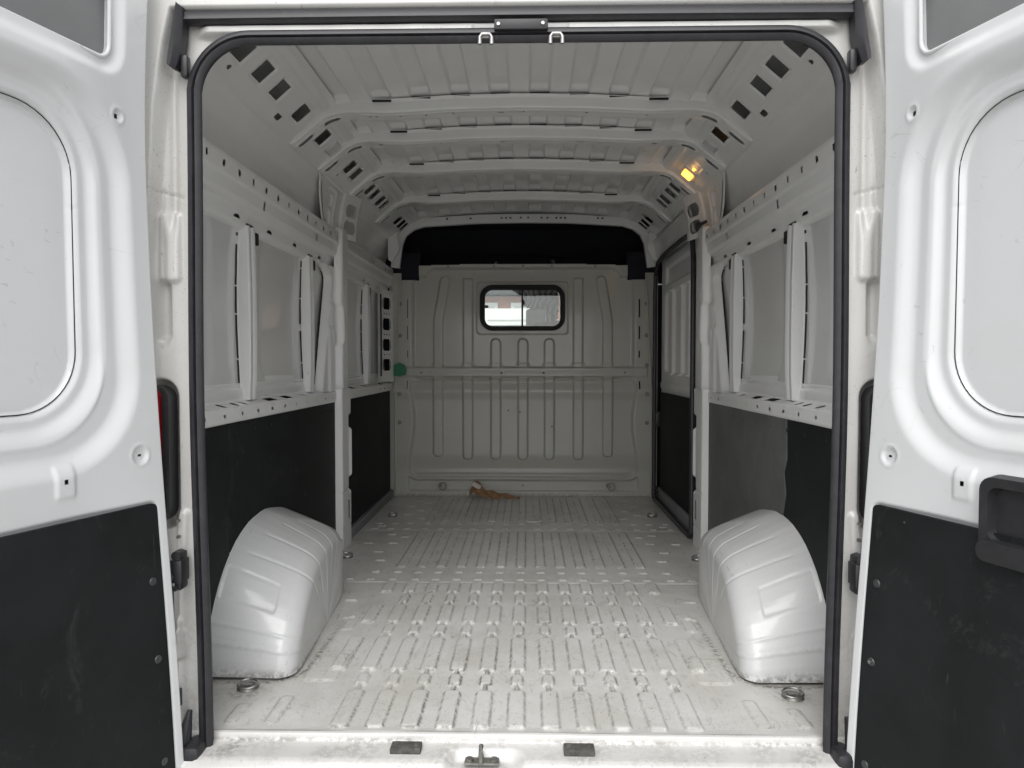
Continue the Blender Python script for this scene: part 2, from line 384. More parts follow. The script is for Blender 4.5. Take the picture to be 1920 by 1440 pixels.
# ------------------------------------------------------------------ wheel arches
def arch(sg):
    pr=np.array([(2.03,0),(2.035,.06),(2.055,.13),(2.10,.215),(2.17,.295),(2.26,.36),(2.37,.400),(2.52,.412),(2.70,.382),(2.83,.335),(2.93,.26),(3.0,.17),(3.04,.08),(3.06,0)])
    L=np.concatenate([[0],np.cumsum(np.linalg.norm(np.diff(pr,axis=0),axis=1))]); L/=L[-1]
    def sm(k,a):
        v=np.interp(a,L,pr[:,k]); w=.03
        return (np.interp(a-w,L,pr[:,k],left=None)+2*v+np.interp(a+w,L,pr[:,k]))/4
    def pos(a,b):
        y0=sm(1-1,a); z0=np.maximum(sm(1,a),0)*1.0
        t1=np.clip(b/.55,0,1); t2=np.clip((b-.55)/.2,0,1); t3=np.clip((b-.75)/.25,0,1)
        sc=(1-.13*(1-np.cos(t2*1.5708)))*(1-t3)
        yc=2.5; ya=yc+(y0-yc)*sc
        xin=.652+.075*np.clip(ya-2.06,0,2)+.55*np.clip(ya-2.72,0,1)**2+.9*np.clip(2.14-ya,0,1)**1.5*.3
        xin=xin+.02*(1-t3)*t2*0
        ax=.935+(xin+.045-.935)*t1-.045*np.sin(t2*1.5708)
        tt=np.clip((.935-ax)/.28,0,1)
        zz=z0*(1-.36*tt**1.2)
        return sg*ax, ya, zz*sc
    def h(a,b):
        H=0*a
        for aa,b0,b1 in ((.30,.15,.86),(.38,.2,.90),(.46,.25,.92),(.54,.3,.9),(.62,.35,.88),(.70,.4,.86)):
            H+=.0028*groove(a-aa-.03*(b-.5),.0032)*ss(b0,b0+.06,b)*ss(b1,b1-.06,b)
        H+=.0025*bump(rb(a,b,.205,.27,.038,.20,.012),.012)
        H+=-.0028*groove(a-.115,.004)*ss(.8,.7,b)-.0025*groove(a-.075,.005)*ss(.85,.7,b)
        H+=.0015*np.sin(a*22)*np.sin(b*9)
        return H
    def di(a,b):
        return np.clip(.7*ss(.04,0,a)+.5*ss(.96,1,a)+.12*groove(a-.075,.006),0,1)
    sheet('wheel_arch',M['arch'],frange(0,1,.0028),frange(0,1,.008),pos,h,None,van,flip=(sg>0),dirt=di)
arch(-1); arch(1)

# ------------------------------------------------------------------ side walls
def side(sg):
    K=dict(parent=van); fl=sg<0
    yA,yB=1.76,3.46
    fwd_end=4.93 if sg<0 else 3.60
    # lining boards
    def board(y0,y1,z0,z1,mat,x=.915,name='lining_board'):
        b=MB(); b.box(*sorted((sg*x,sg*(x+.009))),y0,y1,z0,z1,.0015); o=b.build(name,mat,van); return o
    if sg<0:
        b=MB(); b.box(-.924,-.915,1.76,2.215,.0,.742,.0015); b.build('lining_board',M['ply'],van)
        b=MB(); b.box(-.924,-.915,2.219,3.47,.0,.742,.0015); b.build('lining_board',M['ply'],van)
        board(3.63,4.86,.055,.745,M['ply'])
        b=MB(); b.box(-.925,-.895,3.66,4.87,.0,.055,.006); b.box(-.925,-.885,3.28,3.50,.0,.06,.006); b.build('base_strip',M['grey'],van,split=True)
    else:
        # two boards with a torn joint
        jag=[(2.43,.742),(2.425,.60),(2.45,.55),(2.43,.48),(2.46,.40),(2.445,.36),(2.53,.355),(2.515,.26),(2.54,.18),(2.53,0)]
        poly=[(1.76,0),(1.76,.742)]+jag
        b=MB(); b.prism(poly,lambda a,c,d:Vector((d,a,c)),.915,.924); b.build('lining_board',M['ply'],van,ang=20)
        poly=[(a+.004,c) for a,c in jag]+[(3.47,0),(3.47,.742)]
        b=MB(); b.prism(poly,lambda a,c,d:Vector((d,a,c)),.912,.921); o=b.build('lining_board',M['plyg'],van,ang=20); o['label']='dull grey scuffed lining board'
        b=MB(); b.box(.885,.92,3.30,3.50,.0,.06,.006); b.build('base_strip',M['grey'],van,split=True)
    # slots at the rear edge of the board
    b=MB()
    for z in(.33,.24,.165): b.box(*sorted((sg*.9135,sg*.9145)),1.80,1.90,z,z+.012)
    for z in (.70,):
        for y in np.arange(1.95,3.4,.16): b.cyl((sg*.9135,y,z),(sg,0,0),.006,.003,10)
    b.build('board_slot',M['black_gap'],van,split=True)
    # mid rail (face + shelf + upstand)
    P=[(.928,.735),(.910,.738),(.907,.745),(.907,.785),(.909,.788),(.950,.799),(.957,.806),(.959,.835),(.966,.845),(.970,.88)]
    L,pf,LL=profpos(P)
    def pos(s,y):
        x,z=pf(s); return sg*x,y,z
    s0=LL[5]-.02   # middle of shelf
    def shelf_hole(s,y):
        m=np.zeros(s.shape,bool)
        for yy,w in ((1.97,.05),(2.20,.014),(2.30,.012),(2.37,.012),(2.62,.055),(2.80,.045),(3.00,.012),(3.30,.05),(3.85,.05),(4.15,.05),(4.6,.05)):
            m|=rb(s,y,s0,yy,.016,w*.8,.004)<0
        for yy in np.arange(1.9,4.9,.137):
            m|=rb(s,y,LL[3]-.022,yy,.0055,.0075,.004)<0
        return m
    def rh(s,y):
        return -.003*bump(rb(s,y,s0,2.7,.017,.3,.01)*0+1,.01)+.003*groove(s-(LL[8]+.01),.004)+.001*np_noise(s*3,y,9,5)
    sheet('mid_rail',M['inner'],frange(0,L,.0035),frange(yA,yB+.04,.006),pos,rh,shelf_hole,van,flip=fl)
    if sg<0: sheet('mid_rail',M['inner'],frange(0,L,.0035),frange(3.60,4.90,.009),pos,rh,shelf_hole,van,flip=fl)
    # outer skin between the rails
    def spos(z,y):
        t=(z-.86)/.56; return sg*(.966+.008*np.sin(np.clip(t,0,1)*3.1416)-.004*t),y,z
    def sh(z,y):
        H=-.0035*bump(rb(z,y,1.13,2.02,.27,.20,.08),.03)-.0035*bump(rb(z,y,1.13,2.85,.27,.22,.08),.03)
        H+=.0004*np_noise(z,y,5,11); H+=.0025*groove(z-.885,.006)
        return H
    sheet('outer_skin',M['skin'],frange(.84,1.43,.012),frange(yA,fwd_end,.014),spos,sh,None,van,flip=fl)
    # upper rail
    P2=[(.968,1.385),(.950,1.392),(.943,1.400),(.936,1.440),(.930,1.448),(.918,1.455),(.910,1.470),(.905,1.508),(.898,1.516),(.896,1.560),(.899,1.574),(.905,1.579),(.945,1.586),(.960,1.59)]
    L2,pf2,LL2=profpos(P2)
    def pos2(s,y):
        x,z=pf2(s); return sg*x,y,z
    def hole2(s,y):
        m=np.zeros(s.shape,bool)
        for yy in np.arange(1.93,4.9,.118): m|=rb(s,y,LL2[8]+.024,yy,.009,.0075,.002)<0
        for yy in (1.97,2.36,2.66,2.95,3.3,4.2,4.6): m|=rb(s,y,LL2[2]+.018,yy,.006,.022,.005)<0
        for yy in (2.53,3.16,3.75): m|=rb(s,y,LL2[6]+.016,yy,.016,.006,.002)<0
        return m
    def h2(s,y): return .0012*np_noise(s*2,y,12,6)-.004*groove(y-1.83,.006)*ss(LL2[10],LL2[6],s)
    sheet('upper_rail',M['inner'],frange(0,L2,.004),frange(yA,fwd_end-.02,.006),pos2,h2,hole2,van,flip=fl)
    # upper side skin up to the roof seam
    P3=[(.962,1.585),(.955,1.64),(.935,1.70),(.905,1.755),(.886,1.775)]
    L3,pf3,_=profpos(P3)
    def pos3(s,y):
        x,z=pf3(s); return sg*x,y,z
    sheet('upper_skin',M['roof'],frange(0,L3,.012),frange(yA,4.95,.014),pos3,lambda s,y:.0015*np_noise(s,y,6,9),None,van,flip=fl)
    # roof side rail with the square holes
    P4=[(.894,1.768),(.880,1.772),(.872,1.782),(.862,1.792),(.758,1.882),(.745,1.888),(.733,1.889),(.715,1.90),(.700,1.925)]
    L4,pf4,LL4=profpos(P4); sc=(LL4[3]+LL4[4])/2+.012
    def pos4(s,y):
        x,z=pf4(s); return sg*x,y,z
    SQ=[2.09,2.245,2.395,2.62,2.90,3.05,3.34,3.46,3.76,3.88,4.03,4.14,4.25,4.58,4.70,4.80]
    def hole4(s,y):
        m=np.zeros(s.shape,bool)
        for yy in SQ:
            if sg>0 and 3.3<yy<3.5: continue
            w=.037 if yy<3.2 else .032
            m|=rb(s,y,sc,yy,.034,w,.006)<0
        for yy,r in ((2.10,.009),(3.3,.006)): m|=np.hypot(s-LL4[3]-.014,y-yy)<r
        m|=rb(s,y,LL4[3]+.012,2.52,.012,.022,.01)<0
        return m
    def h4(s,y):
        H=0*s
        for yy in SQ: H+=-.003*bump(rb(s,y,sc,yy,.042,.045,.01),.008)
        return H
    sheet('roof_rail',M['inner'],frange(0,L4,.004),frange(yA,4.95,.006),pos4,h4,hole4,van,flip=fl)
    # seam bead
    b=MB(); b.tube([(sg*.884,y,1.7765) for y in np.linspace(1.78,4.9,8)],.0025,6); b.build('seam_sealant',M['black_gap'],van)
    # hat posts
    def post(y0,w=.068,zt=1.405,zb=.80):
        b=MB()
        zs=[zb,zb+.05,zb+.09,1.0,1.2,zt-.12,zt-.02,zt]
        xi=[.936,.933,.931,.930,.930,.932,.934,.936]
        rings=[]
        for z,x in zip(zs,xi):
            k=.88 if z<zb+.03 else 1
            c=y0+w/2; a=w/2*k
            xs=.964+.008*math.sin(max(0,min(1,(z-.86)/.56))*3.1416)
            rings.append([(sg*xs,c-a-.010*k,z),(sg*(xs-.002),c-a-.002,z),(sg*(x+.004),c-a,z),(sg*x,c-a+.005,z),(sg*x,c-.01,z),(sg*(x+.005),c,z),(sg*x,c+.01,z),(sg*x,c+a-.005,z),(sg*(x+.004),c+a,z),(sg*(xs-.002),c+a+.002,z),(sg*xs,c+a+.008*k,z)])
        V_=[[b.bm.verts.new(p) for p in r] for r in rings]
        for A,B in zip(V_,V_[1:]):
            for k in range(len(A)-1): b.bm.faces.new((A[k],A[k+1],B[k+1],B[k]))
        o=b.build('wall_post',M['inner'],van,ang=28)
        # sealant lines either side
        b=MB()
        rr=np.random.RandomState(int(y0*100)); 
        for sd_,off in ((-1,-.024),(1,.022)):
            z=zb+.06
            while z<zt-.04:
                l=.05+.10*rr.rand(); z1=min(z+l,zt-.03)
                def xx(zz): return .961+.008*math.sin(max(0,min(1,(zz-.86)/.56))*3.1416)
                yy=y0+w/2+sd_*w/2+off*1.0
                b.tube([(sg*xx(q),yy+.002*rr.rand(),q) for q in np.linspace(z,z1,4)],.0032,6)
                z=z1+ (0.006 if rr.rand()<.7 else .03)
        b.build('sealant_bead',M['black_gap'],o,split=True)
        # slot and clip at the head of the post
        b=MB(); b.box(*sorted((sg*.939,sg*.945)),y0+w+.012,y0+w+.045,zt-.055,zt-.012,.006); b.box(*sorted((sg*.936,sg*.946)),y0+.0,y0+.06,zt-.003,zt+.006,.003); b.build('post_slot',M['black_gap'],o)
        return o
    post(2.44); post(3.13,.062)
    if sg<0: post(4.28,.06)
    # pillar between cargo bays
    # upper part: wide gusset between upper rail and roof rail
    def ppos(z,y):
        return sg*(.918-.034*np.clip((z-1.56)/.22,0,1)**2-.045*np.clip((y-3.54)/.18,0,1)),y,z
    def gus_edge(z): return 3.12+.17*np.clip((1.78-z)/.22,0,1)
    def phole(z,y):
        m=(y<gus_edge(z))
        for zz in (1.620,1.705): m|=rb(z,y,zz,3.645,.033,.058,.032)<0
        m|=rb(z,y,1.665,gus_edge(z)+.03,.075,.006,.004)<0
        return m
    def ph(z,y):
        H=.006*bump(rb(z,y,1.67,3.64,.13,.085,.02),.012)
        H+=-.006*bump(rb(z,y,1.66,3.38,.09,.07,.02),.02)
        for zz in (1.62,1.70): H+=-.009*bump(rb(z,y,zz,3.39,.030,.036,.028),.006)
        H+=.004*ss(.03,.02,np.abs(y-gus_edge(z)-.03)*1.0)
        return H
    sheet('pillar_gusset',M['inner'],frange(1.56,1.785,.004),frange(3.10,3.78,.0045),ppos,ph,phole,van,flip=fl)
    # middle: inner pillar plate
    def edge(z): return 3.27+.16*np.clip((z-.82)/.5,0,1)-.12*np.clip((z-1.34)/.06,0,1)**2
    def p2pos(z,y): return sg*(.925-.0*z),y,z
    def p2hole(z,y):
        m=(y<edge(z))|((z>1.40)&(np.abs(y-3.56)>.068))
        m|=rb(z,y,1.0,3.64,.05,.008,.006)<0
        m|=rb(z,y,1.15,3.64,.014,.006,.005)<0
        return m
    def p2h(z,y):
        H=.040*bump(rb(z,y,1.1,3.555,.505,.055,.03),.016)-.034*(1-ss(0,.035,y-edge(z)))+.012*bump(rb(z,y,.9,3.43,.2,.045,.03),.03)*1
        H+=.008*bump(rb(z,y,1.12,3.47,.10,.05,.03),.02)
        H+=.004*np_noise(z,y,45,2)*bump(rb(z,y,1.12,3.52,.16,.06,.03),.03)
        return H
    sheet('pillar_plate',M['inner'],frange(.79,1.60,.005),frange(3.2,3.67,.0045),p2pos,p2h,p2hole,van,flip=fl)
    b=MB(); b.tube([(sg*.960,float(edge(z))-.002,z) for z in np.linspace(.83,1.37,20)],.003,6); b.build('sealant_bead',M['black_gap'],van,split=True)
    # lower column
    def p3pos(y,z): return sg*(.920+0*y),y,z
    def eg(z): return 3.66+.022*bump(np.abs(z-.47)-.12,.03)
    def p3h(y,z):
        H=.040*ss(3.458,3.470,y)*ss(3.66,3.63,y-(eg(z)-3.66))
        H+=-.012*bump(rb(y,z,3.61,.47,.03,.20,.02),.012)
        H+=-.004*groove(z-.285,.005)-.003*groove(z-.10,.004)
        return H
    def p3hole(y,z):
        m=y>eg(z)+.012
        for zz,hh in ((.62,.035),(.50,.030)): m|=rb(y,z,3.575,zz,.008,hh,.007)<0
        m|=rb(y,z,3.60,.39,.010,.075,.008)<0
        m|=rb(y,z,3.585,.185,.009,.05,.007)<0
        m|=np.hypot(y-3.575,z-.56)<.004
        return m
    sheet('pillar_column',M['inner'],frange(3.452,3.70,.0035),frange(.0,.80,.005),p3pos,p3h,p3hole,van,flip=not fl)
    b=MB(); b.tube([(sg*.885,3.50+.016*math.cos(a),.775+.016*math.sin(a)) for a in np.linspace(0,6.283,13)[:-1]],.0035,6,True,up=(1,0,0)); b.build('lashing_eye',M['dsteel'],van)
    # backing of hollow pillar (inner side of outer body)
    b=MB(); b.box(*sorted((sg*.965,sg*.968)),3.44,3.72,0,.82); b.build('pillar_backing',M['skin'],van)
side(-1); side(1)

# forward left bay: column with the oval holes beside the bulkhead
def ovh(z,y):
    m=np.zeros(z.shape,bool)
    for zz in (1.33,1.19,1.05,.915): m|=rb(z,y,zz,4.805,.042,.052,.035)<0
    for zz in (1.26,1.12,.985):
        for dy in(-.03,0,.03): m|=np.hypot(z-zz,y-4.80-dy)<.006
    return m
def ovp(z,y): return -.955+.055*np.clip((y-4.72)/.16,0,1),y,z
def ovhh(z,y):
    H=.006*bump(y*-1+4.69,.01)
    for zz in (1.33,1.19,1.05,.915): H=H-.004*bump(rb(z,y,zz,4.80,.052,.055,.035),.008)
    return H
sheet('pillar_plate',M['inner'],frange(.80,1.42,.005),frange(4.66,4.91,.005),ovp,ovhh,ovh,van,flip=True)
b=MB(); b.tube([(-.931,4.655-.02*abs(z-1.1),z) for z in np.linspace(.84,1.38,14)],.005,6); b.build('sealant_bead',M['black_gap'],van,split=True)

# ------------------------------------------------------------------ roof
def roofz(x): return 1.955-.045*(x/.72)**2
BOWS=[2.775,3.135,3.635,4.30]
def roof_h(x,y):
    H=0*x
    st=[1.85,2.86,3.22,3.73,4.39]; en=[2.735,3.095,3.595,4.26,4.80]
    for a,b_ in zip(st,en):
        for k in range(-5,5):
            c=.075+.15*k
            w=.036
            d=rb(x,y,c,(a+b_)/2,w,(b_-a)/2,.006)
            ex=bump(np.abs(x-c)-w,.008)*np.clip(((b_-a)/2-np.abs(y-(a+b_)/2))/.045,0,1)
            H=np.maximum(H,.024*ex)
    H+=.0012*np_noise(x,y,7,21)
    return H
sheet('roof_panel',M['roof'],frange(-.725,.725,.004),frange(1.77,4.93,.008),lambda x,y:(x,y,roofz(x)),roof_h,None,van,flip=False)
def bow(yc,i):
    w=.05
    path=[(-.885,1.765),(-.868,1.772),(-.85,1.786),(-.765,1.856),(-.745,1.871),(-.715,1.881),(-.66,1.889)]
    xs=[-.5,-.25,0,.25,.5]; path+= [(x,1.902-.030*(x/.66)**2) for x in xs]
    path+=[(-a,b) for a,b in reversed(path[:7])]
    path=np.array(path)
    # smooth + resample
    L=np.concatenate([[0],np.cumsum(np.linalg.norm(np.diff(path,axis=0),axis=1))])
    prof=[(-w-.012,.046),(-w-.010,.044),(-w,.040),(-w+.002,.002),(-w+.007,-.001),(w-.006,-.001),(w,.004),(w,.03)]
    Lp,pfp,LLp=profpos(prof)
    n=np.linspace(0,L[-1],420)
    px=np.interp(n,L,path[:,0]); pz=np.interp(n,L,path[:,1])
    k=np.ones(9)/9
    px=np.convolve(np.pad(px,4,'edge'),k,'valid'); pz=np.convolve(np.pad(pz,4,'edge'),k,'valid')
    def pos(s,q):
        x=np.interp(s,n,px); z=np.interp(s,n,pz)
        tx=np.interp(s+.004,n,px)-np.interp(s-.004,n,px); tz=np.interp(s+.004,n,pz)-np.interp(s-.004,n,pz)
        l=np.hypot(tx,tz); tx/=l; tz/=l
        a,b=pfp(q)
        return x-tz*b,yc+a+0*s,z+tx*b
    q0=(LLp[4]+LLp[5])/2
    def hole(s,q):
        m=np.zeros(s.shape,bool); c=s-L[-1]/2
        rr=np.random.RandomState(i+3)
        for xx in sorted(list(rr.uniform(-.62,.62,11))+[.0]):
            m|=rb(c,q,xx,q0+.0,.004+.007*(rr.rand()<.25),.004,.002)<0
        for sgn in(-1,1): 
            m|=rb(c,q,sgn*.735,q0,.034,.012,.01)<0
            m|=rb(c,q,sgn*.865,q0,.034,.012,.01)<0
        return m
    def h(s,q):
        c=s-L[-1]/2; H=0*s
        for sgn in(-1,1):
            for o in(.735,.865): H+=.003*bump(rb(c,q,sgn*o,q0,.042,.018,.014),.006)
        H+=.0035*groove(q-(LLp[4]+.022),.004)*ss(.62,.60,np.abs(c))
        return H
    sheet('roof_bow',M['inner'],frange(.002,L[-1]-.002,.0042),frange(0,Lp,.0042),pos,h,hole,van,flip=True)
    # black strips stand for the shade where each roof rib passes the bow
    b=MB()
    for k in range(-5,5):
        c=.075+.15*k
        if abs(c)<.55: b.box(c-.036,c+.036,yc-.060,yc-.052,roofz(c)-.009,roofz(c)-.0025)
    b.build('rib_gap_shade',M['black_gap'],van,split=True)
for i,yb in enumerate(BOWS): bow(yb,i)

# front header over the bulkhead
b=MB()
for s_ in(1,):
    prof=[(-.875,1.58),(-.862,1.68),(-.85,1.75),(-.82,1.815),(-.76,1.862),(-.68,1.888),(-.3,1.910),(0,1.913)]
    prof+= [(-a,c) for a,c in reversed(prof[:-1])]
    b.tube([(a,4.86,c) for a,c in prof],1,prof=[(-.03,.0),(-.026,-.005),(0,-.007),(.026,-.005),(.03,0),(.03,.03),(-.03,.03)],up=(0,1,0))
b.build('front_header',M['inner'],van)
b=MB()
for x in (-.52,-.36,-.15,-.12,-.09,-.02,.03,.12,.16,.22,.25,.28,.5,.53): b.box(x,x+.012,4.813,4.832,1.906-.012*abs(x),1.913-.012*abs(x),.001)
b.build('header_hole',M['black_gap'],van,split=True)
for sg in(-1,1):          # corner gusset plates hanging at the header ends
    b=MB(); b.prism([(sg*.84,1.80),(sg*.90,1.76),(sg*.90,1.62),(sg*.875,1.60),(sg*.825,1.68)],lambda a,c,d:Vector((a,d,c)),4.74,4.752)
    b.build('corner_gusset',M['inner'],van,ang=20)

# ------------------------------------------------------------------ bulkhead
BX=[-.59,-.383,-.189,0,.184,.384,.588]
def bz(v): return (930-v)/269.
def bulk_rib(x,z):
    d=np.full_like(x,1.)
    for i,c in enumerate(BX):
        d=np.minimum(d,rb(x,z,c,(bz(862 if i not in(0,6) else 856)+bz(700))/2,.033,(bz(700)-bz(862 if i not in(0,6) else 856))/2,.028))
        if i in(2,3,4): d=np.minimum(d,rb(x,z,c,(bz(635)+bz(695))/2,.033,(bz(635)-bz(695))/2,.033))
        if i in(1,5): d=np.minimum(d,rb(x,z,c,(bz(522)+bz(695))/2,.032,(bz(522)-bz(695))/2,.006))
        if i in(0,6):
            s=np.sign(c); d=np.minimum(d,capsule(x,z,c,.9,c+s*.0,1.22,.032)); d=np.minimum(d,capsule(x,z,c,1.22,c-s*.045,1.50,.032))
    return d
def bulk_frame(x,z):   # signed distance of the inner field of the pressing (negative inside)
    ax=np.abs(x)
    up=rb(ax,z,0,1.17,.765,.36,.06)
    up=np.minimum(up,rb(ax,z,0,1.3,.67,.285,.06))
    lo=rb(ax,z,0,.47,.775+.02*np.sin(z*9),.34,.06)
    return np.minimum(up,lo)
def bulk_h(x,z):
    ax=np.abs(x)
    H=-.022*bump(bulk_frame(x,z),.03)
    H+=.016*bump(bulk_rib(x,z),.009)
    wd=rb(x,z,-.0035,bz(577.5),.322,.187,.03)
    H=np.maximum(H,-.008*bump(wd,.01)+(-1)*(1-bump(wd,.01)))
    # cross beam
    bd=rb(ax,z,0,bz(697.5),.86,.033,.012)
    H=np.where(bd<.01,H+(.012-H)*bump(bd,.010),H)
    H+=.003*bump(rb(ax,z,.40,bz(697.5),.25,.009,.008),.006)+.003*bump(rb(x,z,0,bz(697.5),.13,.009,.008),.006)
    for c in BX: H+=.005*bump(rb(x,z,c,bz(684),.048,.012,.008),.006)*(np.abs(z-bz(684))<.03)+.004*bump(rb(x,z,c,bz(709.5),.046,.008,.006),.006)
    # bottom band
    H+=-.018*bump(rb(x,z,0,bz(906),.80,.055,.02),.012)*bump(-(bulk_frame(x,z)-.02),.02)
    H+=.008*groove(z-bz(886),.012)*ss(.8,.7,ax)
    H+=.002*np_noise(x,z,8,31)
    return H
def bulk_y(z): return 4.93-.035*ss(.86,.72,z)+.012*ss(.74,.66,z)+.02*ss(.30,.16,z)+.02*ss(1.2,1.6,z)
WIN=(-.0035,bz(578.3),.262+.03,.123+.03)
def bulk_hole(x,z):
    ax=np.abs(x)
    m=rb(x,z,WIN[0],WIN[1],.275,.136,.06)<0
    top=1.605+.012*(1-(x/.72)**2)+.0
    m|=z>top
    m|=(ax>.725)&(z>1.505)
    m|=rb(ax,z,.725,1.50,.02,.02,.01)*0>1
    m|=ax>(.895-.04*ss(.7,1.5,z))
    for zz,hh in ((bz(578),.018),(bz(555)-0,.0),(bz(544),.018)): pass
    for z0,z1 in ((bz(596),bz(561)),(bz(637),bz(611)),(bz(671),bz(657)),(bz(729),bz(714))): m|=rb(ax,z,.803,(z0+z1)/2,.0045,(z1-z0)/2,.004)<0
    return m
def bulk_dirt(x,z):
    return np.clip(.5*ss(.03,.0,z)+.10*groove(bulk_rib(x,z)-.003,.004)+.12*groove(bulk_frame(x,z),.01),0,1)
bk=sheet('bulkhead',M['bulk'],frange(-.90,.90,.005),frange(0,1.625,.005),lambda x,z:(x,bulk_y(z),z),bulk_h,bulk_hole,van,flip=False,dirt=bulk_dirt)
# sliding window in the bulkhead
b=MB(); 
o_=rrect(-.298,.290,bz(620),bz(535.5),.085,8); i_=rrect(-.264,.258,bz(612),bz(544.5),.055,8)
for (a0,a1),(b0,b1) in [((o_,4.905),(i_,4.905))]:
    A=[b.bm.verts.new((x,4.908,z)) for x,z in o_]; B=[b.bm.verts.new((x,4.900,z)) for x,z in [(p[0]*.985,p[1]) for p in o_]]
    C=[b.bm.verts.new((x,4.902,z)) for x,z in i_]; D=[b.bm.verts.new((x,4.945,z)) for x,z in i_]; n=len(A)
    Zb=[b.bm.verts.new((x,4.945,z)) for x,z in o_]
    for k in range(n):
        j=(k+1)%n
        for P_,Q_ in((Zb,A),(A,B),(B,C),(C,D)): b.bm.faces.new((P_[k],P_[j],Q_[j],Q_[k]))
b.box(-.0105,.0015,4.905,4.935,bz(613),bz(544),.001)
wf=b.build('window_frame',M['deep'],bk,ang=50)
b=MB(); b.prism(i_,lambda a,c,d:Vector((a,d,c)),4.925,4.929); b.build('window_pane',M['glass'],bk)
b=MB(); b.box(-.262,-.240,4.912,4.924,bz(578),bz(573),.002); b.box(.0,.012,4.90,4.922,bz(572),bz(564),.002); b.build('window_catch',M['plastic'],bk,split=True)
# bolts
b=MB()
for sg in(-1,1):
    for v in (570.5,629.5,684.5,738,791): b.cyl((sg*.853,4.918-.03*(v>700),bz(v)),(0,1,0),.015,.010,16,.011); b.cyl((sg*.853,4.910-.03*(v>700),bz(v)),(0,1,0),.008,.012,6)
for x in(-.52,-.2,0,.2,.5): b.cyl((x,4.94,1.60-.004*abs(x)),(0,1,0),.008,.01,12)
for x in (-.148,.143): b.cyl((x,4.885,bz(698.5)),(0,1,0),.009,.006,12)
b.build('bulkhead_bolt',M['dsteel'],bk,split=True)
b=MB()
for x,z in ((-.149,bz(698.5)),(.144,bz(698.5)),(-.70,bz(698)),(.70,bz(698)),(0,bz(908)),(-.10,.60),(-.02,.59),(.2,.49)): b.cyl((x,4.878,z),(0,1,0),.005,.006,8)
b.build('hole_plug',M['black_gap'],bk,split=True)
for x in(-.575,.59):
    b=MB(); zc=bz(909); b.cyl((x,4.89,zc),(0,1,0),.014,.03,14); b.tube([(x+.02+.024*math.cos(a),4.876,zc-.004+.026*math.sin(a)) for a in np.linspace(0,6.283,15)[:-1]],.004,6,True,up=(0,1,0))
    b.build('lashing_eye',M['dsteel'],bk)
# green tape on the left end of the cross beam
b=MB(); b.prism([(-.90,.84),(-.90,.90),(-.885,.918),(-.85,.93),(-.815,.915),(-.805,.88),(-.81,.845),(-.86,.836)],lambda a,c,d:Vector((a,d+.01*(a+.85),c)),4.885,4.893); b.build('green_tape',M['tape'],bk,ang=20)
# flange posts at both sides of the bulkhead
for sg in(-1,1):
    b=MB(); b.prism([(sg*.885,0),(sg*.93,0),(sg*.93,1.55),(sg*.845,1.55),(sg*.852,1.3),(sg*.868,.9)],lambda a,c,d:Vector((a,d,c)),4.925,4.95)
    b.tube([(sg*(.888-.04*max(0,(z-.7)/.8)),4.905,z) for z in np.linspace(0,1.53,10)],.006,6); b.build('bulkhead_flange',M['bulk'],bk)

# ------------------------------------------------------------------ cab (seen over and through the bulkhead)
b=MB(); b.box(-.93,.93,4.995,5.35,1.56,1.58); b.box(-.93,.93,5.35,5.38,1.50,1.95); b.box(-.95,.95,4.98,5.9,1.925,1.94); 
b.box(-.95,-.90,4.96,5.38,1.50,1.95); b.box(.90,.95,4.96,5.38,1.50,1.95); b.build('cab_shelf',M['dark'],van)
b=MB(); b.box(-1.02,-.76,4.975,4.985,-.2,1.47); b.box(.76,1.02,4.975,4.985,-.2,1.47); b.box(-1.0,-.72,4.975,4.985,1.48,1.70); b.box(.72,1.0,4.975,4.985,1.48,1.70); b.build('cab_light_block',M['dark'],van,split=True)  # dark backing added behind the bulkhead edges to block light leaks
b=MB(); b.tube([(-.34,5.33,1.735),(.0,5.33,1.73),(.4,5.33,1.715)],.006,6); b.build('shelf_edge',M['black_gap'],van)
b=MB(); b.box(-.95,.95,5.0,6.9,-.1,.0); b.box(-.93,.93,6.35,6.95,0,.92,.06); b.build('dashboard',M['grey'],van)
for x0 in(-.72,.05,.42):
    b=MB(); b.box(x0,x0+.48 if x0<0 else x0+.34,5.15,5.62,.30,.46,.04); b.box(x0,x0+.46 if x0<0 else x0+.34,5.08,5.20,.42,1.05,.05); b.build('cab_seat',M['grey'],van)
# windscreen and its frame
b=MB(); b.prism([(-.82,6.85,),(.82,6.85),(.74,6.0),(-.74,6.0)],lambda a,c,d:Vector((a,c,1.02+(6.85-c)*.95+d)),0,.006); b.build('windscreen',M['glass'],van)

# ------------------------------------------------------------------ outer body
prof=[(1.0,-.25),(1.02,.0),(1.03,.5),(1.03,.95),(1.015,1.3),(.985,1.6),(.955,1.80),(.915,1.92),(.84,1.99),(.70,2.02),(0,2.04)]
BPROF=list(prof)
pp=[(-a,b_) for a,b_ in prof]+[(a,b_) for a,b_ in reversed(prof[:-1])]
Lb,pfb,LLb=profpos(pp)
def bodypos(s,y):
    x,z=pfb(s); k=ss(5.9,7.4,y); return x*(1-.12*k),y,z-k*np.maximum(z-1.0,0)*.98*ss(5.85,6.9,y)
def bodyhole(s,y):
    x,z=pfb(s); ax=np.abs(x)
    m=(y>5.95)&(y<6.9)&(z>1.1)&(ax<.86)
    m|=(y>5.25)&(y<6.3)&(z>.98)&(z<1.62)&(ax>.9)
    m|=(x>.95)&(y>4.75)&(y<4.9)&(z>.9)&(z<1.35)&False
    return m
sheet('body_shell',M['door'],frange(0,Lb,.03),frange(1.70,7.4,.03),bodypos,None,bodyhole,van,flip=True,thick=.004)
